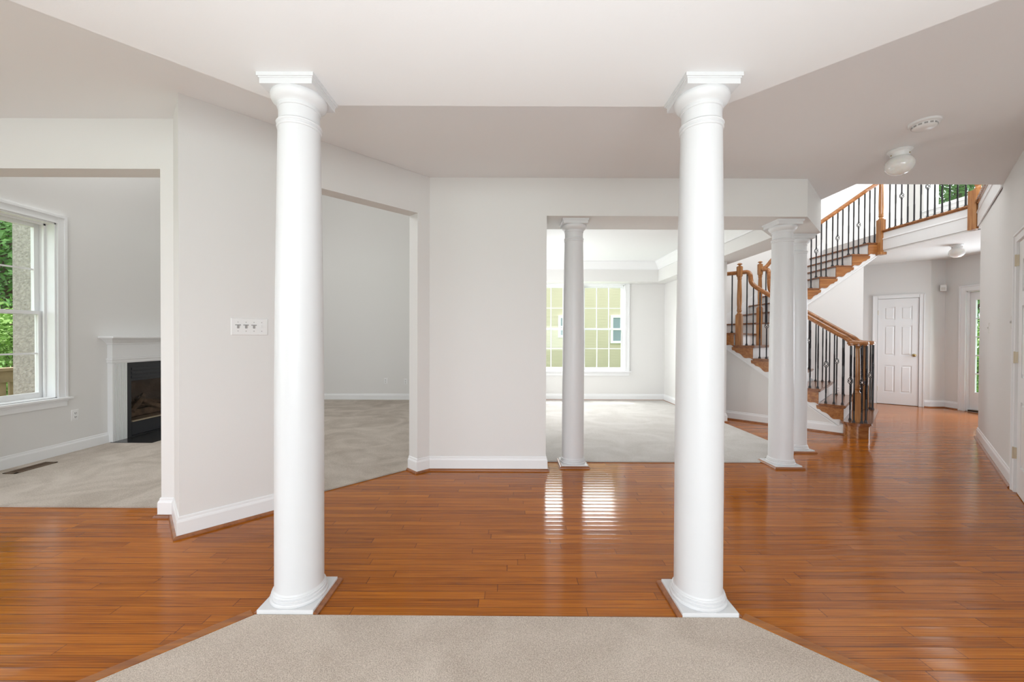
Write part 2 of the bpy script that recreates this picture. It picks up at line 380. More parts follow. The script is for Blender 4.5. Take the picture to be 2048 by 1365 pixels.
# dining tray ceiling
ZT = 2.712
bm = BM(); prism(bm, [(-.05, 4.2), (2.63, 4.2), (2.93, 4.5), (2.93, 7.95), (-.05, 7.95)], ZT, 3.05); struct('ceiling_dining', bm, SOFF)
bm = BM(); prism(bm, [(-.05, 7.63), (2.80, 7.63), (2.80, 5.96), (3.045, 5.96), (3.045, 7.945), (-.05, 7.945)], 2.335, ZT-.001)
prism(bm, [(-.045, 4.205), (.12, 4.205), (.12, 7.62), (-.045, 7.62)], 2.34, ZT-.001)
struct('wall_dining_tray', bm, WALL)
crown = [(0, 0), (.0, -.15), (.012, -.15), (.016, -.13), (.03, -.105), (.06, -.06), (.085, -.03), (.092, -.022), (.098, -.012), (.098, 0)]
bm = BM(); run(bm, [(2.925, 4.6), (2.925, 5.95), (2.80, 5.97), (2.80, 7.63), (.12, 7.63)][::-1], [(n, ZT+z) for n, z in crown])
struct('trim_1', bm, TRIM)
# ---------------------------------------------------------------- foyer shell
bm = BM()
box(bm, 3.2, 8.05, 8.0, 8.15, 0, 5.4)
struct('wall_foyer_back', bm, WALL)
bm = BM()
E0, E1, E2 = (6.77, 8.0), (7.655, 7.275), (7.915, 7.275)
d = (Vector(E1)-Vector(E0)).normalized()
def EP(s, off=0): return (E0[0]+d.x*s+d.y*off, E0[1]+d.y*s-d.x*off)   # off>0 towards the camera
sA, sB = .425, 1.005                                       # closet door opening along that wall
def eseg(s0, s1, z0, z1): prism(bm, [EP(s0), EP(s1), EP(s1, -.12), EP(s0, -.12)], z0, z1)
eseg(0, sA, 0, ZF); eseg(sB, 1.144, 0, ZF); eseg(sA, sB, 2.03, ZF)
box(bm, 7.655, 8.05, 7.275, 7.40, 0, ZF)
struct('wall_closet', bm, WALL)
bm = BM()
wall_openings(bm, 'x', 7.92, .16, 3.86, 8.15, 0, 5.4, [(5.95, 6.93, [(.02, 2.09), (3.71, 5.0)]), (6.93, 7.56, [(3.71, 5.0)])])
struct('wall_front', bm, WALL)
bm = BM()
prism(bm, [(6.24, 8.0), (6.165, 6.75), (6.165, 5.28), R45(3.87, .01), (7.92, 3.87), (7.92, 8.0)], ZF, 3.035)
struct('floor_balcony', bm, WALL)
bm = BM(); box(bm, 3.2, 8.05, 3.72, 3.86, 3.05, 5.4); struct('wall_foyer_near', bm, WALL)
bm = BM(); box(bm, 3.2, 8.05, 3.72, 8.15, 5.4, 5.5); struct('ceiling_foyer', bm, CEIL)
# fascia mouldings of the balcony and of the upper hall edge
bm = BM()
fp = [(6.165, 6.62), (6.165, 5.28), R45(3.87)]
run(bm, fp, [(0, 2.73), (.012, 2.73), (.012, 2.90), (.022, 2.905), (.018, 2.925), (.006, 2.93), (.006, 3.035), (0, 3.035)])
struct('trim_2', bm, TRIM)
# ---------------------------------------------------------------- baseboards
bb = [(0, 0), (.015, 0), (.015, .098), (.012, .108), (.008, .114), (.007, .127), (.003, .132), (0, .132)]
sh = [(.015, 0), (.033, 0), (.032, .008), (.028, .014), (.022, .018), (.015, .019)]
def base(side, path, shoe=True):
    bm = BM(); run(bm, path, bb); struct('baseboard_'+side, bm, TRIM)
    if shoe: bm = BM(); run(bm, path, sh); struct('trim_shoe_'+side, bm, SHOE)
J0i = (J0[0]-nx, J0[1]+nx); J1i = (J1[0]-nx, J1[1]+nx)
base('left', [(-2.43, 2.90), (-2.43, 2.75), C1, C2, J0, J0i])
base('middle', [J1i, J1, C3, (.322, YB), (.322, 4.2)])
base('right', [R45(5.045, .14), R45(5.045), R45(D0+.075)])
base('family_left', [(LX, 2.9), (LX, 4.62)], False)
base('family_back', [(LX, 7.87), (-.9, 7.87)], False)
base('dining_back', [(-.05, 7.95), (3.05, 7.95), (3.05, 5.93), (3.2, 5.93), (3.2, 6.2)])
base('closet', [EP(sB+.07), E1, E2, (7.92, 7.03)])
base('under_stair', [(4.4, 6.70), (5.915, 6.70), (5.915, 6.80)])
base('stair_side', [AR(6.735, .60), AR(6.735, 2.26)][::-1])

# ================================================================ columns
def column(name_label, cx, cy, ztop, shoe_sides, group):
    t = thing('column', name_label, 'column', (cx, cy, 0), group)
    h = .126
    bm = BM(); box(bm, cx-h, cx+h, cy-h, cy+h, 0.0, .031, .003); link('plinth', bm, COLM, t)
    bm = BM(); R0 = .106; R1 = .0905
    lathe(bm, [(r_, .03+(z_-.03)*.78) for r_, z_ in [(.121, .030), (.1245, .036), (.1245, .046), (.1215, .052), (.1165, .0535), (.1165, .058), (.1195, .0625), (.1185, .069), (.1130, .0715), (.1130, .0755), (.1155, .0795), (.1135, .0845), (.1095, .0865), (.1085, .0905), (R0, .096)]], cx, cy, 64)
    ob = link('base', bm, COLM, t, True); ob.data.set_sharp_from_angle(angle=math.radians(24))
    H = ztop; zt = H-.045-.09
    prof = []
    z0, z1 = .074, H-.205
    for i in range(25):
        k = i/24; s = max(0, (k-.30)/.70); prof.append((R0-(R0-R1)*(1.35*s**2-.35*s**3)*1.0, z0+(z1-z0)*k))
    bm = BM(); lathe(bm, prof, cx, cy, 64); link('shaft', bm, COLM, t, True)
    c = H-.205
    bm = BM(); lathe(bm, [(R1, c), (R1+.004, c+.003), (R1+.005, c+.009), (R1+.001, c+.014), (R1+.001, c+.018), (R1+.006, c+.022), (R1+.007, c+.028), (R1+.002, c+.034), (R1-.002, c+.036), (R1-.003, c+.09),
                          (R1+.002, c+.092), (R1+.003, c+.102), (R1+.001, c+.108), (R1+.004, c+.112), (R1+.012, c+.117), (R1+.024, c+.128), (R1+.030, c+.142), (R1+.030, c+.152), (R1+.026, c+.160)], cx, cy, 64)
    link('capital', bm, COLM, t, True)
    bm = BM(); q = .117
    pts = [(cx-q, cy-q), (cx-q, cy+q), (cx+q, cy+q), (cx+q, cy-q)]
    run(bm, pts, [(-.117, c+.160), (0, c+.160), (0, c+.180), (-.0, c+.181), (.004, c+.186), (.008, c+.190), (.009, c+.205), (-.117, c+.205)][::-1], closed=True) if False else None
    box(bm, cx-q, cx+q, cy-q, cy+q, c+.159, c+.184, .001)
    box(bm, cx-q-.004, cx+q+.004, cy-q-.004, cy+q+.004, c+.183, c+.190, .002)
    box(bm, cx-q-.009, cx+q+.009, cy-q-.009, cy+q+.009, c+.189, c+.205, .001)
    link('abacus', bm, COLM, t)
    s = {'l': [(cx-h, cy-h), (cx-h, cy+h)], 'b': [(cx-h, cy+h), (cx+h, cy+h)], 'r': [(cx+h, cy+h), (cx+h, cy-h)]}
    bm = BM()
    prof = [(0, .0), (.019, 0), (.018, .009), (.013, .016), (.006, .019), (0, .020)]
    if shoe_sides == 'all': run(bm, [(cx-h, cy-h), (cx-h, cy+h), (cx+h, cy+h), (cx+h, cy-h)], [(-n, z) for n, z in prof], closed=True)
    else: run(bm, [(cx-h, cy-h), (cx-h, cy+h), (cx+h, cy+h), (cx+h, cy-h)], [(-n, z) for n, z in prof])
    link('shoe_moulding', bm, SHOE, t)
    return t
column('large white round column on the left, standing where wood floor meets beige carpet', -1.008, 1.887, ZS, 'u', 'white columns')
column('large white round column on the right, standing where wood floor meets beige carpet', .886, 1.877, ZS, 'u', 'white columns')
column('white column standing alone in front of the dining room window', .605, 3.922, ZH, 'all', 'white columns')
column('nearer of the two paired white columns before the staircase', 2.66, 3.922, ZH, 'all', 'white columns')
column('farther of the two paired white columns, right next to the staircase', 3.185, 4.455, ZH, 'all', 'white columns')

# ================================================================ windows
def dh_window(name, axis, wall, depth, u0, u1, z0, z1, cols, mull=None, casing=.085, stool=True, up=None, rows=2):
    """double hung windows. axis 'x': plane x=wall, u=y ; inward normal sign s. depth: signed offset of sash plane."""
    s = -1 if depth > 0 else 1     # direction into the room
    def pb(bm, ua, ub, n0, n1, za, zb, bev=0):   # n measured outward from the wall face
        a, b = wall-s*n0, wall-s*n1
        a, b = min(a, b), max(a, b)
        if axis == 'x': box(bm, a, b, ua, ub, za, zb, bev)
        else: box(bm, ua, ub, a, b, za, zb, bev)
    D = abs(depth)
    root = bpy.data.objects.new(name, None); C.objects.link(root); root['kind'] = 'structure'
    # casing
    bm = BM()
    def cas(ua, ub, za, zb):
        pb(bm, ua, ub, -.016, 0, za, zb, .002)
    w_ = casing
    cas(u0-w_, u0, z0, z1+w_); cas(u1, u1+w_, z0, z1+w_); cas(u0, u1, z1, z1+w_)
    for ua, ub, za, zb in ((u0-w_, u0-w_+.022, z0, z1+w_), (u1+w_-.022, u1+w_, z0, z1+w_), (u0-w_+.001, u1+w_-.001, z1+w_-.021, z1+w_+.0007)): pb(bm, ua, ub, -.026 if za < z1 else -.0255, -.01, za, zb, 0)
    for ua, ub, za, zb in ((u0-.012, u0, z0, z1+.012), (u1, u1+.012, z0, z1+.012), (u0, u1, z1, z1+.012)): pb(bm, ua, ub, -.020, -.01, za, zb, .002)
    link('casing', bm, TRIM, root)
    bm = BM()
    pb(bm, u0-.002, u0+.012, 0, D+.09, z0, z1); pb(bm, u1-.012, u1+.002, 0, D+.09, z0, z1); pb(bm, u0, u1, 0, D+.09, z1-.012, z1+.002); pb(bm, u0, u1, 0, D+.09, z0-.002, z0+.01)
    pb(bm, u0+.012, u0+.03, D-.03, D-.015, z0, z1); pb(bm, u1-.03, u1-.012, D-.03, D-.015, z0, z1); pb(bm, u0+.012, u1-.012, D-.03, D-.015, z1-.03, z1-.012)
    link('jamb', bm, TRIM, root)
    if stool:
        bm = BM(); pb(bm, u0-w_-.03, u1+w_+.03, -.055, .0, z0-.022, z0, .004); pb(bm, u0, u1, 0, D, z0-.022, z0+.002)
        link('window_stool', bm, TRIM, root)
        bm = BM(); pb(bm, u0-w_, u1+w_, -.018, 0, z0-.095, z0-.022, .003); pb(bm, u0-w_, u1+w_, -.028, 0, z0-.045, z0-.022, .004); link('apron', bm, TRIM, root)
    units = [(u0+.012, u1-.012)]
    if mull:
        mid = (u0+u1)/2; units = [(u0+.012, mid-mull/2), (mid+mull/2, u1-.012)]
        bm = BM(); pb(bm, mid-mull/2, mid+mull/2, -.006, D+.08, z0, z1); pb(bm, mid-mull/2+.012, mid+mull/2-.012, -.014, 0, z0, z1, .003); link('mullion', bm, TRIM, root)
    zm = z0+(z1-z0)*.485
    for ua, ub in units:
        for lower in (True, False):
            dn = D if lower else D+.04
            za, zb = (z0+.01, zm+.02) if lower else (zm-.02, z1-.012)
            st = .042; rl = .055 if lower else .045
            bm = BM()
            pb(bm, ua, ua+st, dn, dn+.035, za, zb, .002); pb(bm, ub-st, ub, dn, dn+.035, za, zb, .002)
            pb(bm, ua+st, ub-st, dn, dn+.035, za, za+(rl if lower else .035), .002); pb(bm, ua+st, ub-st, dn, dn+.035, zb-(.035 if lower else rl), zb, .002)
            sashn = link('sash', bm, TRIM, root)
            g0, g1 = ua+st, ub-st; h0 = za+(rl if lower else .035); h1 = zb-(.035 if lower else rl)
            bm = BM()
            for k in range(1, cols): x = g0+(g1-g0)*k/cols; pb(bm, x-.008, x+.008, dn+.01, dn+.026, h0, h1)
            for k in range(1, rows): z = h0+(h1-h0)*k/rows; pb(bm, g0, g1, dn+.011, dn+.025, z-.008, z+.008)
            link('muntin', bm, TRIM, sashn)
            bm = BM(); pb(bm, g0, g1, dn+.016, dn+.020, h0, h1); link('glass', bm, GLASS, sashn)
    return root
dh_window('window_1', 'x', LX, -.12, 3.03, 4.10, .61, 2.41, 3)
dh_window('window_2', 'y', 7.95, .07, .49, 2.26, .59, 2.32, 3, mull=.11)
dh_window('window_3', 'x', 7.92, .05, 5.95, 7.56, 3.71, 5.0, 1, casing=.10, rows=1)

# ================================================================ doors
def panel_door(name, f, wdt, hgt, hinge_side, knob=True):
    """f(u,n,z): u along the door 0..wdt, n towards the viewer"""
    root = bpy.data.objects.new(name, None); C.objects.link(root); root['kind'] = 'structure'
    def pb(bm, ua, ub, n0, n1, za, zb, taper=0):
        a = [(ua, za), (ub, za), (ub, zb), (ua, zb)]
        b = [(ua+taper, za+taper), (ub-taper, za+taper), (ub-taper, zb-taper), (ua+taper, zb-taper)]
        A = [bm.verts.new(f(u, n0, z)) for u, z in a]; B = [bm.verts.new(f(u, n1, z)) for u, z in b]
        bm.faces.new(A[::-1]); bm.faces.new(B)
        for i in range(4): bm.faces.new((A[i], A[(i+1) % 4], B[(i+1) % 4], B[i]))
    st = wdt*.155; mid = wdt*.13
    rows = [(.115*hgt, .37*hgt), (.465*hgt, .745*hgt), (.80*hgt, .925*hgt)]
    bm = BM(); pb(bm, 0, wdt, -.035, -.008, .008, hgt)
    # stiles and rails
    for ua, ub in ((0, st), (wdt/2-mid/2, wdt/2+mid/2), (wdt-st, wdt)): pb(bm, ua, ub, -.01, 0, .008, hgt)
    zs = [.008]+[z for r in rows for z in r]+[hgt]
    for i in range(0, len(zs), 2): pb(bm, 0, wdt, -.01, 0.0001, zs[i], zs[i+1])
    for c0, c1 in ((st, wdt/2-mid/2), (wdt/2+mid/2, wdt-st)):
        for za, zb in rows: pb(bm, c0+.018, c1-.018, -.009, -.001, za+.018, zb-.018, .012)
    link('door_leaf', bm, TRIM, root)
    bm = BM(); w_ = .075
    for ua, ub, za, zb in ((-w_-.004, -.004, 0, hgt+w_), (wdt+.004, wdt+w_+.004, 0, hgt+w_), (-.004, wdt+.004, hgt+.004, hgt+w_)):
        pb(bm, ua, ub, .0, .016, za, zb, .002)
    for ua, ub, za, zb in ((-w_-.004, -w_+.018, 0, hgt+w_), (wdt+w_-.018, wdt+w_+.004, 0, hgt+w_), (-w_, wdt+w_, hgt+w_-.02, hgt+w_)): pb(bm, ua, ub, .012, .026, za, zb, .003)
    link('casing', bm, TRIM, root)
    if knob:
        ku = wdt-.06 if hinge_side == 'l' else .06
        bm = BM()
        for r, n0, n1 in ((.027, 0, .006), (.011, .006, .035)): 
            A = [bm.verts.new(f(ku+r*math.cos(t), n0, .95+r*math.sin(t))) for t in [2*PI*i/16 for i in range(16)]]
            B = [bm.verts.new(f(ku+r*math.cos(t), n1, .95+r*math.sin(t))) for t in [2*PI*i/16 for i in range(16)]]
            bm.faces.new(A[::-1]); bm.faces.new(B)
            for i in range(16): bm.faces.new((A[i], A[(i+1) % 16], B[(i+1) % 16], B[i]))
        rings = []
        for k in range(9):
            t = PI*k/8; rr = .027*math.sin(t)+.0005; nn = .05-.02*math.cos(t)
            rings.append([bm.verts.new(f(ku+rr*math.cos(q), nn, .95+rr*math.sin(q))) for q in [2*PI*i/16 for i in range(16)]])
        for A, B in zip(rings, rings[1:]):
            for i in range(16): bm.faces.new((A[i], A[(i+1) % 16], B[(i+1) % 16], B[i]))
        link('door_knob', bm, BRASS, root, True)
    return root, pb
def fE(u, n, z): p = EP(sA+.01+u, n-.0); return (p[0], p[1], z)
dr, pbE = panel_door('door_1', fE, sB-sA-.02, 2.02, 'l')
for zz in (.25, 1.72):
    bm = BM(); pbE(bm, -.012, .004, .001, .012, zz, zz+.085); link('hinge', bm, HINGE, dr)
# right hand door in the 45 degree wall, hinges visible
def fR(u, n, z): p = R45(D0-.012-u*r2, -n); return (p[0], p[1], z)
dr2, pbR = panel_door('door_2', fR, (D0-D1)/r2-.03, 2.04, 'l')
for zz in (.28, 1.06, 1.85):
    bm = BM(); pbR(bm, -.012, .012, .001, .016, zz, zz+.09)
    pbR(bm, -.005, .004, .014, .024, zz-.003, zz+.093); link('hinge', bm, HINGE, dr2)
# front door with glass lites
fd = bpy.data.objects.new('door_3', None); C.objects.link(fd); fd['kind'] = 'structure'
X = 7.92
bm = BM()
for ya, yb in ((6.93, 7.03), (5.85, 5.95)): box(bm, X-.018, X, ya, yb, 0, 2.19, .003)
box(bm, X-.018, X, 5.95, 6.93, 2.09, 2.19, .003); box(bm, X-.028, X, 7.005, 7.031, 0, 2.191, .003); box(bm, X-.0275, X, 5.85, 7.02, 2.165, 2.19, .003)
box(bm, X-.024, X, 6.929, 6.943, 0, 2.10, .003)
link('casing', bm, TRIM, fd)
bm = BM(); box(bm, X, X+.14, 6.918, 6.935, 0, 2.10); box(bm, X, X+.14, 5.945, 5.97, 0, 2.10); box(bm, X, X+.14, 5.95, 6.93, 2.075, 2.1); link('jamb', bm, TRIM, fd)
bm = BM(); box(bm, X, X+.15, 5.97, 6.90, 0, .03, .004); link('threshold', bm, VENTB, fd)
bm = BM(); ya, yb = 5.972, 6.916
box(bm, X+.05, X+.09, yb-.072, yb, .035, 2.07, .003); box(bm, X+.05, X+.09, ya, ya+.072, .035, 2.07, .003)
box(bm, X+.05, X+.09, ya+.072, yb-.072, .035, .34, .003); box(bm, X+.05, X+.09, ya+.072, yb-.072, 1.93, 2.07, .003)
box(bm, X+.042, X+.05, yb-.086, yb-.068, .32, 1.95, .003); box(bm, X+.042, X+.05, ya+.068, ya+.086, .32, 1.95, .003)
leaf = link('door_leaf', bm, TRIM, fd)
bm = BM()
for k in range(1, 5): z = .34+(1.59)*k/5; box(bm, X+.055, X+.08, ya+.072, yb-.072, z-.009, z+.009)
for k in range(1, 3): y = ya+.072+(yb-ya-.144)*k/3; box(bm, X+.056, X+.079, y-.009, y+.009, .34, 1.93)
link('muntin', bm, TRIM, leaf)
bm = BM(); box(bm, X+.066, X+.07, ya+.072, yb-.072, .34, 1.93); link('glass', bm, GLASS, leaf)

# ================================================================ staircase
stair = thing('staircase', 'curved oak staircase with white risers, scrolled brackets and black iron balusters', 'staircase', (*AR(7.4, .3), 0))
def arbox(bm, a0, a1, q0, q1, z0, z1, bev=0):
    pts = [AR(a0, q0), AR(a1, q0), AR(a1, q1), AR(a0, q1)]
    prism(bm, pts, z0, z1, bev=bev)
NO = lambda n: .31+.262*(n-1)
A0, A1 = 6.70, 8.05
# starting step
def stadium(a0, a1, rc, R, n=20):
    P = []
    for i in range(n+1): t = PI/2+PI*i/n; P.append(AR(a0+R*math.cos(t), rc+R*math.sin(t)))
    for i in range(n+1): t = -PI/2+PI*i/n; P.append(AR(a1+R*math.cos(t), rc+R*math.sin(t)))
    return P
bm = BM(); prism(bm, stadium(6.72, 8.04, .475, .13), 0, RIS-.027); link('starting_step', bm, OAK, stair, True)
bm = BM(); prism(bm, stadium(6.72, 8.04, .475, .158), RIS-.027, RIS, bev=.008)
prism(bm, stadium(6.72, 8.04, .475, .142), RIS-.042, RIS-.026); link('tread', bm, OAKD, stair)
for n in range(2, 7):
    bm = BM(); arbox(bm, A0-.008, A1+.008, NO(n), NO(n+1)+.03, RIS*n-.027, RIS*n, .008)
    arbox(bm, A0+.004, A1-.004, NO(n)+.012, NO(n)+.03, RIS*n-.04, RIS*n-.026)
    arbox(bm, A0+.004, A0+.016, NO(n)+.012, NO(n+1)+.03, RIS*n-.04, RIS*n-.026)
    link('tread', bm, OAKD, stair)
for n in range(2, 8):
    bm = BM(); arbox(bm, A0+.035, A1-.02, NO(n)+.028, NO(n)+.043, RIS*(n-1), RIS*n-.027); link('riser', bm, TRIM, stair)
# upper noses: near end (inner edge), far end (wall)
YI = 6.70
nose = {7: (AR(6.70, NO(7)), AR(8.02, NO(7))), 8: ((4.24, 6.96), (4.0, 8.0)), 9: ((4.44, 6.82), (4.50, 8.0)), 10: ((4.66, 6.74), (4.74, 8.0)), 11: ((4.88, YI), (5.02, 8.0)), 12: ((5.135, YI), (5.28, 8.0)),
        13: ((5.41, YI), (5.54, 8.0)), 14: ((5.68, YI), (5.76, 8.0)), 15: ((5.95, YI), (5.955, 8.0)), 16: ((6.22, YI), (6.235, 8.0))}
def shift(p, dx): return (p[0]+dx, p[1])
bm = BM(); prism(bm, [nose[7][0], nose[7][1], (4.34, 6.98), shift(nose[8][0], .03), shift(nose[8][1], .03), (3.2, 8.0), (3.2, AR(6.7, 0)[0]*2-3.2)], RIS*7-.027, RIS*7, bev=.006); link('tread', bm, OAKD, stair)
for n in range(8, 16):
    a, b = nose[n]; c, e = nose[n+1]
    bm = BM(); prism(bm, [(a[0], a[1]-.035), (c[0]+.03, c[1]-.035), (e[0]+.03, e[1]), b], RIS*n-.027, RIS*n, bev=.008); link('tread', bm, OAKD, stair)
for n in range(8, 17):
    a, b = nose[n]
    bm = BM(); prism(bm, [(a[0]+.028, a[1]), (a[0]+.043, a[1]), (b[0]+.043, b[1]), (b[0]+.028, b[1])], RIS*(n-1), RIS*n-.027); link('riser', bm, TRIM, stair)
# brackets: scrolled silhouette, u from riser (0) towards the back, v down
def scroll(L, H):
    P = [(0, 0), (0, -H), (.045*L, -H*1.0)]
    pts = [(.07, -.96), (.11, -.92), (.18, -.90), (.25, -.91), (.32, -.93), (.40, -.92), (.46, -.87), (.53, -.76), (.60, -.63), (.68, -.54), (.78, -.49), (.84, -.47), (.88, -.42), (.93, -.33), (.99, -.29), (1.05, -.28), (1.08, -.20), (1.09, 0)]
    return P+[(u*L, v*H) for u, v in pts]
for n in range(2, 8):
    bm = BM(); L_ = .262; H_ = RIS-.027
    for side in ((A0+.012, A0+.033),):
        prism(bm, scroll(L_, H_+.012), side[0], side[1], f=lambda u, v, w_, n=n: (*AR(w_, NO(n)+.028+u), RIS*n-.027+v))
    link('bracket', bm, OAK, stair)
for n in range(9, 16):
    a = nose[n][0]; c = nose[n+1][0]; L_ = math.hypot(c[0]-a[0], c[1]-a[1]); dx = (c[0]-a[0])/L_; dy = (c[1]-a[1])/L_
    bm = BM(); prism(bm, scroll(L_, RIS-.018), -.022, -.002, f=lambda u, v, w_, a=a, dx=dx, dy=dy, n=n: (a[0]+.028+dx*u-dy*w_, a[1]+dy*u+dx*w_, RIS*n-.027+v))
    link('bracket', bm, OAK, stair)
# solid white spandrel below the lower flight (near side) and its sloped stringer board
pl = [(.60, 0), (.60, RIS)]
for n in range(2, 8): pl += [(NO(n)+.03, RIS*(n-1)), (NO(n)+.03, RIS*n-.03)]
pl += [(2.265, RIS*7-.03), (2.265, 0)]
bm = BM(); prism(bm, pl, 6.735, 6.79, f=lambda u, v, w_: (*AR(w_, u), v)); struct('wall_stair', bm, WALL)
bm = BM(); sl = RIS/.262
prism(bm, [(.64, .105), (.64, .16)]+[p for n in range(2, 8) for p in ((NO(n)+.03, RIS*(n-1)-.0), (NO(n)+.03, RIS*n-.03))]+[(2.26, RIS*7-.03), (2.26, .105+1.62*sl-.02)], 6.724, 6.736, f=lambda u, v, w_: (*AR(w_, u), v))
prism(bm, [(.66, .095), (.66, .112), (2.26, .112+1.60*sl), (2.26, .095+1.60*sl)], 6.716, 6.736, f=lambda u, v, w_: (*AR(w_, u), v))
link('stringer', bm, TRIM, stair)
bm = BM(); prism(bm, pl[:-2]+[(1.9, RIS*7-.03), (1.9, 0)], 7.98, 8.01, f=lambda u, v, w_: (*AR(w_, u), v)); link('stringer', bm, TRIM, stair)
# wall under the upper flight
ztop = lambda x: None
pl = []
for n in range(9, 16): a = nose[n][0]; pl += [(a[0]+.03, RIS*(n-1)-.02), (a[0]+.03, RIS*n-.03)]
su = RIS/.27
low = lambda x: RIS*15-.40+(x-5.95)*su
bm = BM()
poly = [(4.44, 0)]+pl+[(6.20, RIS*15-.03), (6.20, ZF), (6.08, ZF-.0), (5.915, 2.575), (5.915, 0)]
prism(bm, poly, YI+.002, YI+.10, f=lambda u, v, w_: (u, w_, v)); struct('wall_under_stair', bm, WALL)
bm = BM()
bd = [(4.47, low(4.47)+.06), (4.47, RIS*9-.06)]+[(x, z-.0) for x, z in pl[2:]]+[(6.20, RIS*15-.03), (6.20, low(6.2)+.07)]
prism(bm, bd, YI-.010, YI+.004, f=lambda u, v, w_: (u, w_, v))
prism(bm, [(4.47, low(4.47)+.045), (4.47, low(4.47)+.065), (6.20, low(6.2)+.065), (6.20, low(6.2)+.045)], YI-.018, YI, f=lambda u, v, w_: (u, w_, v))
link('stringer', bm, TRIM, stair)
bm = BM(); prism(bm, [(4.42, 6.83), (4.43, 6.86), (4.24, 6.99), (4.22, 6.96)], 0, RIS*8-.03); prism(bm, [(4.4, 6.70), (4.5, 6.70), (4.42, 6.87), (4.3, 6.93)], 0, RIS*8-.03); struct('wall_under_winder', bm, WALL)
# skirt board on the far wall
sk = [(3.3, 1.46), (4.05, 1.60)]+[(nose[n][1][0], RIS*n+.13) for n in range(9, 17)]
bm = BM(); prism(bm, [(3.3, 1.0)]+sk+[(6.235, 2.85)]+[(nose[n][1][0], RIS*n-.25) for n in range(15, 8, -1)], 7.982, 7.998, f=lambda u, v, w_: (u, w_, v)); link('skirt_board', bm, TRIM, stair)
# underside of the upper flight
bm = BM(); a = [(5.0, 1.75), (6.08, ZF-.12), (6.24, ZF), (6.24, ZF+.1), (5.0, 1.95)]
prism(bm, a, YI+.02, 8.0, f=lambda u, v, w_: (u, w_, v)); link('soffit', bm, WALL, stair)

# newel posts
def newel(parent, name, x, y, z0, zbox, zturn, ztop, ang=45, drop=False, cap=True):
    bm = BM(); s = .042
    def blk(za, zb, h=s, bev=.006):
        vs = box(bm, -h, h, -h, h, za, zb, 0)
    blk(z0, zbox)
    h = zturn-zbox
    lathe(bm, [(.038, zbox-.002), (.040, zbox+.012), (.030, zbox+.022), (.026, zbox+.04), (.034, zbox+.055), (.036, zbox+.065), (.030, zbox+.075), (.033, zbox+.085), (.031, zbox+.11),
               (.035, zbox+.2*h+.05), (.034, zbox+.5*h), (.027, zturn-.06), (.026, zturn-.045), (.034, zturn-.035), (.034, zturn-.028), (.027, zturn-.02), (.036, zturn-.006), (.036, zturn)], 0, 0, 24)
    if cap:
        # octagonal block then mushroom cap
        pts = [(.040*math.cos(2*PI*(i+.5)/8)/math.cos(PI/8), .040*math.sin(2*PI*(i+.5)/8)/math.cos(PI/8)) for i in range(8)]
        prism(bm, pts, zturn, ztop-.05, bev=.008)
        lathe(bm, [(.018, ztop-.052), (.016, ztop-.035), (.018, ztop-.03), (.036, ztop-.024), (.037, ztop-.017), (.026, ztop-.006), (.012, ztop), (.0001, ztop)], 0, 0, 20)
    bmesh.ops.transform(bm, matrix=Matrix.Translation((x, y, 0)) @ Matrix.Rotation(math.radians(ang), 4, 'Z'), verts=bm.verts)
    return link('newel_post', bm, OAKV, parent, True)
N1 = AR(6.79, 1.853); N2 = AR(7.955, 1.85)
newel(stair, '', *N1, 1.13, RIS*6+.47, 2.20, 2.41)
newel(stair, '', *N2, RIS*6, RIS*8+.26, 2.36, 2.60)
NV1 = AR(6.72, .47); NV2 = AR(8.03, .47)
newel(stair, '', *NV1, RIS, RIS+.36, 1.175, 1.18, cap=False)
newel(stair, '', *NV2, RIS, RIS+.36, 1.175, 1.18, cap=False)
NU = (6.155, 6.655)

# handrails
def rail_prof(w_=.031, h=.03):
    return [(-w_*.62, -h), (-w_*.62, -h*.55), (-w_, -h*.35), (-w_, h*.25), (-w_*.75, h*.75), (-w_*.3, h), (w_*.3, h), (w_*.75, h*.75), (w_, h*.25), (w_, -h*.35), (w_*.62, -h*.55), (w_*.62, -h)]
NL = lambda r: RIS*(1+(r-.31)/.262)
def lowrail(a, ztop_newel, sgn, nr=1.85):
    ctr = 6.72 if sgn > 0 else 8.03
    P = [(a, nr-.035, ztop_newel), (a, nr-.10, ztop_newel-.002), (a, nr-.135, ztop_newel-.05), (a, nr-.155, NL(1.70)+.875+.015), (a, 1.60, NL(1.60)+.862)]
    for r in (1.4, 1.2, 1.0, .8, .68): P.append((a, r, NL(r)+.862))
    P.append((a, .60, NL(.60)+.869)); P.append((a, .54, 1.215)); P.append((a-.002*sgn, .475, 1.195))
    # volute around the newel
    for k in range(1, 11):
        t = 2*PI*k/8; R = .098*(1-.052*k)
        P.append((ctr+sgn*R*math.cos(t)*1.0, .475-R*math.sin(t), 1.193))
    return [(*AR(p[0], p[1]), p[2]) for p in smoothpath(P, 5)]
aN, aF = 6.818, 7.935
rl1 = lowrail(aN, 2.265, 1)
bm = BM(); sweep(bm, rl1, rail_prof()); link('handrail', bm, OAKR, stair, True)
rl2 = lowrail(aF, 2.44, -1)
bm = BM(); sweep(bm, rl2, rail_prof()); link('handrail', bm, OAKR, stair, True)
for nv in (NV1, NV2):
    bm = BM(); lathe(bm, [(.030, 1.163), (.046, 1.172), (.046, 1.214), (.036, 1.224), (.0001, 1.226)], nv[0], nv[1], 24); link('volute_cap', bm, OAKR, stair, True)
p0 = AR(6.79, 1.89); p1 = AR(6.79, 2.26)
bm = BM(); sweep(bm, [(*p0, 2.262), (*p1, 2.262)], rail_prof()); link('handrail', bm, OAKR, stair, True)
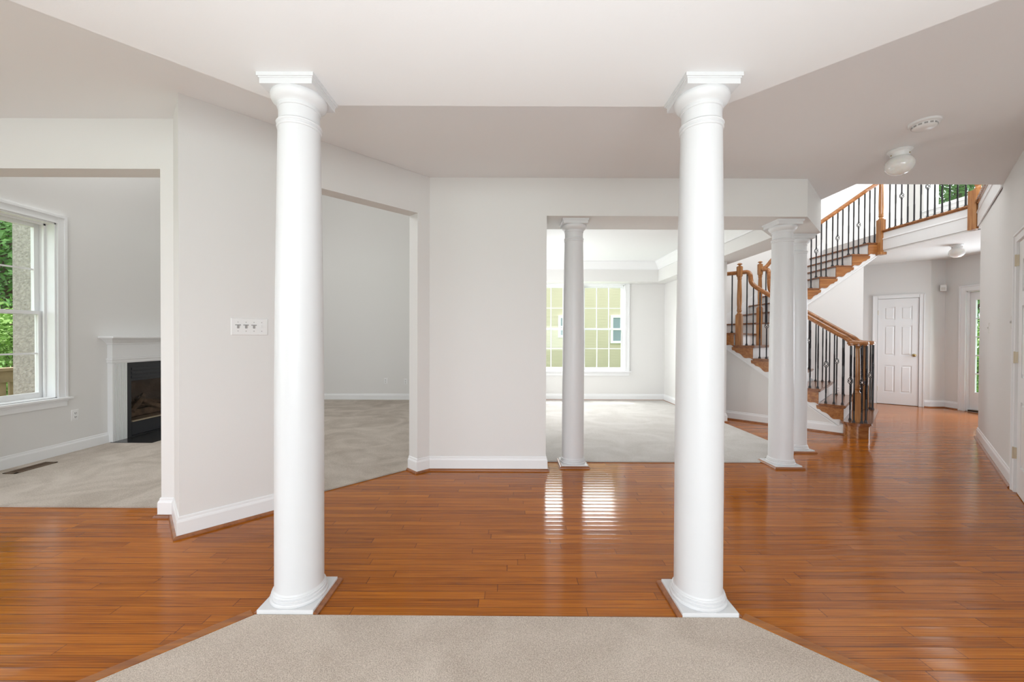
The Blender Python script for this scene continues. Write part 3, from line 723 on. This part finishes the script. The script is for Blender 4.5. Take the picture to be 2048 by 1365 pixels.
# upper rail
def NLU(x): # nosing line of upper flight along x of the inner edge
    xs = [nose[n][0][0] for n in range(8, 17)]
    if x <= xs[0]: return RIS*8
    for i in range(len(xs)-1):
        if x <= xs[i+1]: return RIS*(8+i+(x-xs[i])/(xs[i+1]-xs[i]))
    return RIS*(16+(x-xs[-1])/.27)
def edgeY(x): # baluster line
    if x < 4.9: return YI+.055+(max(0, 4.9-x)/.6)**2*.20
    return YI+.055
UP = [(N2[0]+.03, N2[1]-.01, 2.47), (4.40, edgeY(4.40), 2.50)]
for x in (4.5, 4.7, 4.9, 5.15, 5.4, 5.7, 5.95): UP.append((x, edgeY(x), NLU(x)+.872))
UP += [(6.05, NU[1]+.05, NLU(6.05)+.875), (NU[0]+.0, NU[1], NLU(6.14)+.89)]
upath = smoothpath(UP, 5)
bm = BM(); sweep(bm, upath, rail_prof()); link('handrail', bm, OAKR, stair, True)

# iron balusters
def baluster(parent, x, y, z0, z1, kind, ang=45):
    s = .0074; H = z1-z0; bm = BM()
    if kind == 'basket': zc = z0+.52*H
    def ringp(z, th, s=s): return [bm.verts.new((x+s*1.414*math.cos(th+PI/4+PI/2*i), y+s*1.414*math.sin(th+PI/4+PI/2*i), z)) for i in range(4)]
    a0 = math.radians(ang)
    def bar(za, zb, twist):
        n = 1 if not twist else max(8, int((zb-za)/.011)); R = []
        for i in range(n+1):
            z = za+(zb-za)*i/n; th = a0+(twist*(zb-za)*i/n if twist else 0); R.append(ringp(z, th))
        for A, B in zip(R, R[1:]):
            for j in range(4): bm.faces.new((A[j], A[(j+1) % 4], B[(j+1) % 4], B[j]))
        bm.faces.new(R[0][::-1]); bm.faces.new(R[-1])
    TW = 2*PI/.085
    if kind == 'plain': bar(z0, z1, 0)
    elif kind == 'twist': bar(z0, z0+.3*H, 0); bar(z0+.3*H, z0+.7*H, TW); bar(z0+.7*H, z1, 0)
    elif kind == 'double':
        bar(z0, z0+.15*H, 0); bar(z0+.15*H, z0+.42*H, TW); bar(z0+.42*H, z0+.58*H, 0); bar(z0+.58*H, z0+.85*H, TW); bar(z0+.85*H, z1, 0)
    else:
        bar(z0, z0+.13*H, 0); bar(z0+.13*H, zc-.06, TW); bar(zc-.06, zc-.042, 0); bar(zc+.042, zc+.06, 0); bar(zc+.06, z1-.13*H, TW); bar(z1-.13*H, z1, 0)
    o = link('baluster', bm, IRON, parent)
    if kind == 'basket':
        bm = BM()
        for q in range(4):
            path = []
            for i in range(13):
                t = i/12; R = .004+.0235*math.sin(PI*t); th = q*PI/2+PI*t*1.0; path.append((x+R*math.cos(th), y+R*math.sin(th), zc-.045+.09*t))
            sweep(bm, path, circ(.0042, 5))
        for sg in (-1, 1): lathe(bm, [(.008, zc+sg*.046-.005), (.011, zc+sg*.046), (.008, zc+sg*.046+.005)], x, y, 8)
        link('basket', bm, IRON, o)
    bm = BM(); h = .0155
    prism(bm, [(x+h*1.4*math.cos(a0+PI/4+PI/2*i), y+h*1.4*math.sin(a0+PI/4+PI/2*i)) for i in range(4)], z0, z0+.008)
    A = [bm.verts.new((x+h*1.35*math.cos(a0+PI/4+PI/2*i), y+h*1.35*math.sin(a0+PI/4+PI/2*i), z0+.008)) for i in range(4)]
    B = [bm.verts.new((x+.0105*1.4*math.cos(a0+PI/4+PI/2*i), y+.0105*1.4*math.sin(a0+PI/4+PI/2*i), z0+.026)) for i in range(4)]
    bm.faces.new(B)
    for j in range(4): bm.faces.new((A[j], A[(j+1) % 4], B[(j+1) % 4], B[j]))
    link('baluster_shoe', bm, IRON, o)
    return o
def zon(path, x, y):
    best = min(path, key=lambda p: (p[0]-x)**2+(p[1]-y)**2); 
    ps = sorted(path, key=lambda p: (p[0]-x)**2+(p[1]-y)**2)[:2]
    d0 = math.hypot(ps[0][0]-x, ps[0][1]-y); d1 = math.hypot(ps[1][0]-x, ps[1][1]-y); t = d0/(d0+d1+1e-9)
    return ps[0][2]*(1-t)+ps[1][2]*t
kinds = ['twist', 'double', 'basket', 'twist']
for a, path in ((aN, rl1), (aF, rl2)):
    k = 0 if a == aN else 1
    for n in range(2, 7):
        for off in (.050, .137, .224):
            r = NO(n)+off
            if r > 1.79: continue
            x, y = AR(a, r); mainp = [p for p in path if (p[1]-p[0])*r2 > .56]
            ki = ['double', 'twist', 'basket', 'twist'][(k) % 4] if a == aN else ['twist', 'double', 'twist', 'basket'][k % 4]
            baluster(stair, x, y, RIS*n, zon(mainp, x, y)-.022, ki); k += 1
    sgn = 1 if a == aN else -1; ctr = 6.72 if a == aN else 8.03
    for i, (t, kd) in enumerate(((-.75, 'basket'), (.35, 'twist'), (1.1, 'double'), (1.75, 'twist'), (2.5, 'basket'), (3.3, 'double'))):
        x, y = AR(ctr+sgn*.098*math.cos(t), .475-.098*math.sin(t)); baluster(stair, x, y, RIS, 1.172, kd)
x, y = AR(6.79, 1.955); baluster(stair, x, y, RIS*7, 2.24, 'twist')
x, y = AR(6.79, 2.09); baluster(stair, x, y, RIS*7, 2.24, 'double')
k = 0
for n in range(15, 8, -1):
    x0 = nose[n][0][0]; x1 = nose[n+1][0][0]
    offs = (.19, .105, .02) if n > 9 else (.13, .03)
    for off in offs:
        x = x0+off; y = edgeY(x)
        baluster(stair, x, y, RIS*n, zon(upath, x, y)-.024, 'basket' if k % 4 == 3 else ['twist', 'double', 'twist'][k % 4], 0); k += 1

# balcony railing
bal = thing('balcony_railing', 'balcony railing of black iron balusters between oak newels above the foyer', 'railing', (6.17, 6.0, 3.056))
newel(bal, '', *NU, 2.70, 3.24, 4.02, 4.25, ang=0)
bm = BM(); box(bm, NU[0]-.055, NU[0]+.055, NU[1]-.055, NU[1]+.055, 2.655, 2.70, .008); link('newel_drop', bm, OAKV, bal)
N3 = (6.16, 5.275)
newel(bal, '', *N3, 2.715, 3.24, 4.02, 4.25, ang=45)
bm = BM(); bmx = box(bm, -.05, .05, -.05, .05, 2.70, 3.22, .004); bmesh.ops.transform(bm, matrix=Matrix.Translation((N3[0]-.045, N3[1]-.01, 0)), verts=bm.verts); link('newel_facing', bm, OAKV, bal)
bm = BM(); run(bm, [(6.165, 6.62), (6.165, 5.28), R45(3.87)], [(-.1, 3.036), (.032, 3.036), (.038, 3.042), (.038, 3.052), (.032, 3.058), (-.1, 3.058)]); link('nosing', bm, OAK, bal)
bm = BM(); run(bm, [(6.165, 6.62), (6.165, 5.28), R45(3.87)], [(0, 3.018), (.012, 3.018), (.020, 3.036), (0, 3.036)]); link('cove_moulding', bm, OAK, bal)
bm = BM(); sweep(bm, [(6.175, 6.62, 3.99), (6.175, 5.31, 3.99)], rail_prof()); q0 = R45(5.2, .03); q1 = R45(3.9, .03)
sweep(bm, [(*q0, 3.99), (*q1, 3.99)], rail_prof()); link('handrail', bm, OAKR, bal, True)
yy = 6.535
for i in range(12):
    baluster(bal, 6.185, yy, 3.058, 3.965, 'basket' if i in (2, 6, 10) else ('twist' if i % 4 in (0, 3) else 'double'), 0); yy -= .0995
for i in range(12):
    p = R45(5.14-.085*i, .03); baluster(bal, p[0], p[1], 3.058, 3.965, 'basket' if i % 4 == 1 else 'double', 45)

# ================================================================ fireplace
fp = thing('fireplace', 'white mantel gas fireplace with black metal surround against the family room wall', 'fireplace', (LX, 5.3, 0))
F0 = LX+.06
bm = BM()
def leg(y0, y1):
    box(bm, LX, F0-.008, y0+.002, y1-.002, 0.0, .959)
    n = 9; w_ = (y1-y0-.03)/n
    box(bm, LX, F0, y0, y0+.015, 0, .96); box(bm, LX, F0, y1-.015, y1, 0, .96)
    for i in range(n): box(bm, F0-.01, F0, y0+.015+w_*i+.003, y0+.015+w_*(i+1)-.003, .0, .96, .0025)
ya, yb, yc, yd = 4.615, 4.79, 5.95, 6.125
leg(ya, yb); link('pilaster', bm, TRIM, fp); bm = BM(); leg(yc, yd); link('pilaster', bm, TRIM, fp)
bm = BM(); box(bm, LX, F0+.001, ya-.001, yd+.001, .93, 1.17); link('frieze', bm, TRIM, fp)
bm = BM(); run(bm, [(LX, ya), (F0, ya), (F0, yd), (LX, yd)], [(0, .935), (.006, .935), (.010, .945), (.010, .965), (.016, .975), (.012, .99), (0, .995)])
link('moulding', bm, TRIM, fp)
bm = BM(); run(bm, [(LX, ya), (F0, ya), (F0, yd), (LX, yd)], [(0, 1.15), (.012, 1.155), (.015, 1.17), (.03, 1.18), (.055, 1.205), (.075, 1.222), (.08, 1.228), (0, 1.228)])
link('crown', bm, TRIM, fp)
bm = BM(); box(bm, LX, F0+.12, ya-.11, yd+.11, 1.226, 1.25, .005); link('mantel_shelf', bm, TRIM, fp)
bm = BM(); ga, gb = 4.873, 5.867
for a in ((yb, ga, .0, .93), (gb, yc, .0, .93), (ga, gb, .70, .93), (ga, gb, 0, .025)): box(bm, LX, LX+.03, *a[:2], *a[2:])
for k in range(3): box(bm, LX+.02, LX+.038, ga, gb, .73+.05*k, .765+.05*k, .004)
box(bm, LX+.01, LX+.034, ga, gb, .03, .19, .004)
link('metal_surround', bm, BLACK, fp)
bm = BM(); box(bm, LX+.01, LX+.045, ga, gb, .195, .21, .002); link('trim_strip', bm, HINGE, fp)
bm = BM()
box(bm, LX-.40, LX-.38, ga+.1, gb-.1, .2, .7); prism(bm, [(LX+.0, ga), (LX-.40, ga+.12), (LX-.40, ga+.10), (LX, ga-.02)], .2, .72); prism(bm, [(LX+.0, gb), (LX-.40, gb-.12), (LX-.40, gb-.10), (LX, gb+.02)], .2, .72)
box(bm, LX-.4, LX, ga, gb, .2, .215); box(bm, LX-.4, LX, ga, gb, .70, .72)
fb = link('firebox', bm, BRICKD, fp)
# logs
def log(p, q, r):
    bm = BM(); P = [Vector(p).lerp(Vector(q), i/6) for i in range(7)]
    P = [v+Vector((random.uniform(-1, 1), random.uniform(-1, 1), random.uniform(-1, 1)))*.006 for v in P]
    sweep(bm, P, [(r*(1+.12*random.uniform(-1, 1))*math.cos(2*PI*i/9), r*(1+.12*random.uniform(-1, 1))*math.sin(2*PI*i/9)) for i in range(9)]); link('log', bm, LOGM, fp, True)
log((LX-.14, 4.95, .26), (LX-.16, 5.78, .27), .05); log((LX-.26, 5.0, .33), (LX-.24, 5.7, .35), .055); log((LX-.1, 5.02, .30), (LX-.22, 5.3, .46), .035); log((LX-.1, 5.42, .29), (LX-.22, 5.2, .45), .035); log((LX-.1, 5.5, .3), (LX-.2, 5.75, .44), .035)
bm = BM(); box(bm, LX+.005, LX+.008, ga, gb, .2, .7); link('glass', bm, GLASS, fp)
bm = BM(); box(bm, F0-.02, LX+.53, 4.60, 6.14, .0, .0165, .002); link('hearth', bm, HEARTH, fp)

# ================================================================ small fittings
def on_wall(p, dirx, nrm):
    """local frame on a wall: u along dirx, n along nrm"""
    return lambda u, n, z: (p[0]+dirx[0]*u+nrm[0]*n, p[1]+dirx[1]*u+nrm[1]*n, p[2]+z)
def fbox(bm, f, u0, u1, n0, n1, z0, z1, t=0):
    a = [(u0, z0), (u1, z0), (u1, z1), (u0, z1)]; b = [(u0+t, z0+t), (u1-t, z0+t), (u1-t, z1-t), (u0+t, z1-t)]
    A = [bm.verts.new(f(u, n0, z)) for u, z in a]; B = [bm.verts.new(f(u, n1, z)) for u, z in b]
    bm.faces.new(A[::-1]); bm.faces.new(B)
    for i in range(4): bm.faces.new((A[i], A[(i+1) % 4], B[(i+1) % 4], B[i]))
# four gang switch on the angled wall
sx = -1.795; sp = (sx, C2[1]+(sx-C2[0]), 1.318)
t = thing('light_switch', 'white four-gang light switch plate on the angled wall', 'light switch', sp)
f = on_wall(sp, (r2, r2), (r2, -r2))
bm = BM(); fbox(bm, f, -.108, .108, 0, .006, -.058, .058, .004); link('wall_plate', bm, PLATE, t)
for i in range(4):
    u = -.069+.046*i
    bm = BM()
    if i < 3:
        fbox(bm, f, u-.016, u+.016, .006, .008, .008, .014); fbox(bm, f, u-.006, u+.006, .006, .012, -.012, .010, .001); link('slide_dimmer', bm, GREYP, t)
    else:
        fbox(bm, f, u-.005, u+.005, .005, .016, -.006, .012, .001); link('toggle', bm, PLATE, t)
    for zz in (-.03, .03):
        bm = BM(); fbox(bm, f, u-.0025, u+.0025, .005, .0075, zz-.0025, zz+.0025); link('screw', bm, GREYP, t)
def outlet(label, p, dirx, nrm, cat='outlet'):
    t = thing('wall_outlet', label, 'outlet', p); f = on_wall(p, dirx, nrm)
    bm = BM(); fbox(bm, f, -.036, .036, 0, .005, -.058, .058, .003); link('wall_plate', bm, PLATE, t)
    for zz in (-.021, .021):
        bm = BM(); fbox(bm, f, -.017, .017, .005, .007, zz-.014, zz+.014, .002); r_ = link('receptacle', bm, PLATE, t)
        bm = BM(); fbox(bm, f, -.009, -.005, .0065, .0078, zz-.004, zz+.006); fbox(bm, f, .005, .009, .0065, .0078, zz-.004, zz+.006); fbox(bm, f, -.003, .003, .0065, .0078, zz-.011, zz-.006); link('slots', bm, BLACK, r_)
    return t
outlet('white wall outlet under the family room window, left of the fireplace', (LX, 4.27, .40), (0, 1), (1, 0))
outlet('left of the two small wall plates on the far family room wall', (-2.50, 7.87, .385), (1, 0), (0, -1))
outlet('right of the two small wall plates on the far family room wall', (-2.105, 7.87, .37), (1, 0), (0, -1))
outlet('white wall outlet seen behind the balusters at the foot of the stairs', (5.50, YI, .40), (1, 0), (0, -1))
# painted-over plates on the right wall
def rplate(px_y, z, label, blank=False):
    p = R45(px_y); p = (p[0], p[1], z); t = thing('light_switch', label, 'light switch', p); f = on_wall(p, (-r2, -r2), (-r2, r2))
    bm = BM(); fbox(bm, f, -.035, .035, 0, .005, -.057, .057, .003); link('wall_plate', bm, PLATEP, t)
    bm = BM(); fbox(bm, f, -.005, .005, .004, .014, -.01, .012, .001); link('toggle', bm, PLATEP, t)
rplate(4.43, 1.38, 'wall-coloured light switch on the right wall, farther from the door')
rplate(3.43, 1.40, 'wall-coloured light switch on the right wall, close to the door casing')
# motion sensor in the foyer corner
p = (7.80, 7.20, 2.18); t = thing('motion_sensor', 'small white motion sensor high in the foyer corner', 'sensor', p)
f = on_wall(p, (r2, -r2), (-r2, -r2)); bm = BM(); fbox(bm, f, -.045, .045, -.05, .02, -.06, .06, .008); link('housing', bm, PLATE, t)
bm = BM(); fbox(bm, f, -.028, .028, .018, .026, -.04, .01, .005); link('lens', bm, PLATEP, t)
# floor vent
t = thing('floor_vent', 'brown metal floor register in the family room carpet by the wall', 'vent', (-4.50, 3.72, .012))
bm = BM(); x0, x1, y0, y1 = -4.56, -4.44, 3.55, 3.88; z0, z1 = .012, .018
box(bm, x0, x1, y0, y0+.02, z0, z1); box(bm, x0, x1, y1-.02, y1, z0, z1); box(bm, x0, x0+.02, y0, y1, z0, z1); box(bm, x1-.02, x1, y0, y1, z0, z1); link('frame', bm, VENTB, t)
bm = BM()
for i in range(16): yv = y0+.025+i*.0178; box(bm, x0+.02, x1-.02, yv, yv+.007, z0+.001, z1-.001)
link('louvre', bm, VENTB, t)
bm = BM(); box(bm, x0+.01, x1-.01, y0+.01, y1-.01, .0121, .0125); link('duct', bm, BLACK, t)
# ceiling lights
def globe(label, x, y, z, s=1.0):
    t = thing('ceiling_light', label, 'ceiling light', (x, y, z))
    bm = BM(); lathe(bm, [(.075*s, z), (.078*s, z-.006), (.072*s, z-.012), (.062*s, z-.02), (.058*s, z-.05*s), (.055*s, z-.055*s)], x, y, 40); link('fixture_pan', bm, PLATE, t, True)
    bm = BM(); P = [(.050*s, z-.045*s)]
    for i in range(1, 20): a = PI*(.19+.81*i/19); P.append((max(.0001, .092*s*math.sin(a)), z-.115*s+.078*s*math.cos(a)))
    lathe(bm, P, x, y, 40, cap=False); link('glass_globe', bm, OPAL, t, True)
    bm = BM()
    for k in range(3): a = 2*PI*k/3-1.2; lathe(bm, [(.004, -.003), (.006, 0), (.004, .003)], x+.061*s*math.cos(a), y+.061*s*math.sin(a), 8, z-.04*s)
    link('thumb_screw', bm, BRASS, t)
globe('white globe ceiling light beside the smoke detector on the hall ceiling', 3.075, 3.17, ZC, 1.0)
globe('small white globe ceiling light under the balcony by the front door', 6.83, 6.12, ZF, 1.0)
x, y, z = 2.845, 2.76, ZC
t = thing('smoke_detector', 'round white smoke detector on the hall ceiling', 'smoke detector', (x, y, z))
bm = BM(); lathe(bm, [(.085, z), (.085, z-.012), (.080, z-.016), (.066, z-.018), (.064, z-.034), (.052, z-.044), (.0001, z-.046)], x, y, 48, cap=False); link('housing', bm, PLATE, t, True)
bm = BM()
for k in range(14):
    a = 2*PI*k/14; u = Vector((math.cos(a), math.sin(a))); v = Vector((-u.y, u.x)); c0 = Vector((x, y))+u*.0655
    prism(bm, [tuple(c0-v*.009-u*.003), tuple(c0+v*.009-u*.003), tuple(c0+v*.009+u*.001), tuple(c0-v*.009+u*.001)], z-.032, z-.022)
link('grille', bm, GREYP, t)

# ================================================================ outside
bm = BM(); box(bm, -60, 60, -60, 60, -.7, -.5); g = struct('ground', bm, GRASS)
tch = thing('chimney_chase', 'grey stucco chimney chase outside the family room window', 'chimney', (-5.2, 5.4, -.5))
bm = BM(); prism(bm, [(LX-.161, 4.46), (LX-.161, 4.70), (-5.2, 4.70), (-5.2, 6.1), (LX-.161, 6.1), (LX-.161, 6.4), (-5.60, 6.4), (-5.60, 4.46)], -.5, 6); link('stucco_wall', bm, STUCCO, tch)
t = thing('deck_railing', 'weathered wooden deck railing outside the family room window', 'railing', (-6.6, 4.8, -.5))
bm = BM(); box(bm, -6.70, -6.56, 3.0, 7.2, .79, .83, .004); box(bm, -6.64, -6.60, 3.0, 7.2, .64, .79, .003); link('top_rail', bm, DECKW, t)
for i in range(34): 
    yv = 3.05+i*.122; bm = BM(); box(bm, -6.66, -6.63, yv, yv+.085, -.1, .66, .003); link('picket', bm, DECKW, t)
bm = BM(); box(bm, -6.64, -6.60, 3.0, 7.2, -.05, .04, .003); link('bottom_rail', bm, DECKW, t)
t = thing('deck', 'weathered wooden deck floor outside the family room', 'deck', (-5.8, 4.5, -.5))
for i in range(12): xv = -6.75+i*.145; bm = BM(); box(bm, xv, xv+.138, 0, 4.44, -.14, -.10, .003); link('deck_board', bm, DECKW, t)
# neighbour house
t = thing('house', 'pale yellow sided neighbouring house seen through the dining room window', 'house', (1, 14.6, -.5))
bm = BM(); box(bm, -8, 9, 14.5, 20, -.5, 6.5); link('siding_wall', bm, SIDING, t)
def pxx(px): return (px-1024)/795*14.5
def pzz(py): return 1.25+(676.5-py)/795*14.5
for (xa, xb, yt, yb_) in ((1116, 1142, 632, 676), (1220.5, 1252, 631, 687)):
    xa, xb = pxx(xa), pxx(xb); z1, z0 = pzz(yt), pzz(yb_)
    bm = BM(); w_ = .09
    for b in ((xa, xa+w_, z0, z1), (xb-w_, xb, z0, z1), (xa+w_, xb-w_, z1-w_, z1), (xa+w_, xb-w_, z0, z0+w_), (xa+w_, xb-w_, (z0+z1)/2-.025, (z0+z1)/2+.025)): box(bm, b[0], b[1], 14.44, 14.5, b[2], b[3], .004)
    wf = link('window_frame', bm, TRIM, t)
    bm = BM(); box(bm, xa+w_-.01, xb-w_+.01, 14.47, 14.495, z0+w_-.01, z1-w_+.01); link('pane', bm, PANE, wf)
# trees and shrubs: trunk, branches and leaf clusters
def tree(name, label, x, y, z0, h, R, n, m, cat='tree', low=.25, group=None):
    t = thing(name, label, cat, (x, y, z0), group)
    bm = BM(); sweep(bm, [(x, y, z0), (x+.05, y, z0+h*.3), (x-.05, y+.05, z0+h*.6), (x, y, z0+h*.85)], circ(max(.03, R*.05), 8))
    for k in range(7):
        a = k*2.4; zz = z0+h*(low+.08*k); q = R*.6
        sweep(bm, [(x, y, zz), (x+q*.5*math.cos(a), y+q*.5*math.sin(a), zz+.25*R), (x+q*math.cos(a), y+q*math.sin(a), zz+.35*R)], circ(max(.012, R*.018), 5))
    link('trunk', bm, BARK, t)
    cl = []
    for k in range(46):
        a = random.uniform(0, 2*PI); v = random.uniform(low, 1); rr = R*math.sqrt(random.random())*(1-.55*abs(v-.5)**1.5*2)
        cl.append((x+rr*math.cos(a), y+rr*math.sin(a), z0+h*v))
    vs = []; fs = []
    for k in range(n):
        c = random.choice(cl); s = R*.26
        p = Vector((random.gauss(c[0], s), random.gauss(c[1], s), random.gauss(c[2], s*.8)))
        if p.z < z0: continue
        d_ = Vector((random.gauss(0, 1), random.gauss(0, 1), random.gauss(0, .6))).normalized(); e = d_.cross(Vector((random.gauss(0, 1), random.gauss(0, 1), random.gauss(0, 1)))).normalized()
        L_ = random.uniform(.05, .10)*(1 if cat == 'tree' else .6); i = len(vs)
        vs += [p-d_*L_, p+e*L_*.45, p+d_*L_, p-e*L_*.45+Vector((0, 0, L_*.2))]; fs.append((i, i+1, i+2, i+3))
    me = bpy.data.meshes.new('foliage'); me.from_pydata(vs, [], fs); me.materials.append(m); o = bpy.data.objects.new('foliage', me); C.objects.link(o); o.parent = t; o.matrix_parent_inverse = t.matrix_world.inverted()
tree('tree', 'leafy green tree beyond the deck railing, seen through the left window', -12.6, 9.9, -.5, 7.0, 2.1, 15000, LEAF)
tree('tree', 'tree farthest away behind the other trees outside the left window', -17.5, 14.0, -.5, 8.5, 2.4, 14000, LEAF)
tree('shrub', 'light green bush right behind the wooden deck railing', -8.6, 6.85, -.5, 2.3, .7, 7000, LEAF2, 'shrub', .1)
tree('tree', 'leafy tree outside the foyer windows', 14.2, 12.6, -.5, 10.0, 3.2, 34000, LEAF, low=.08)
tree('shrub', 'green shrub outside the front door glass', 10.6, 9.1, -.5, 1.9, .7, 6000, LEAF2, 'shrub', .1)
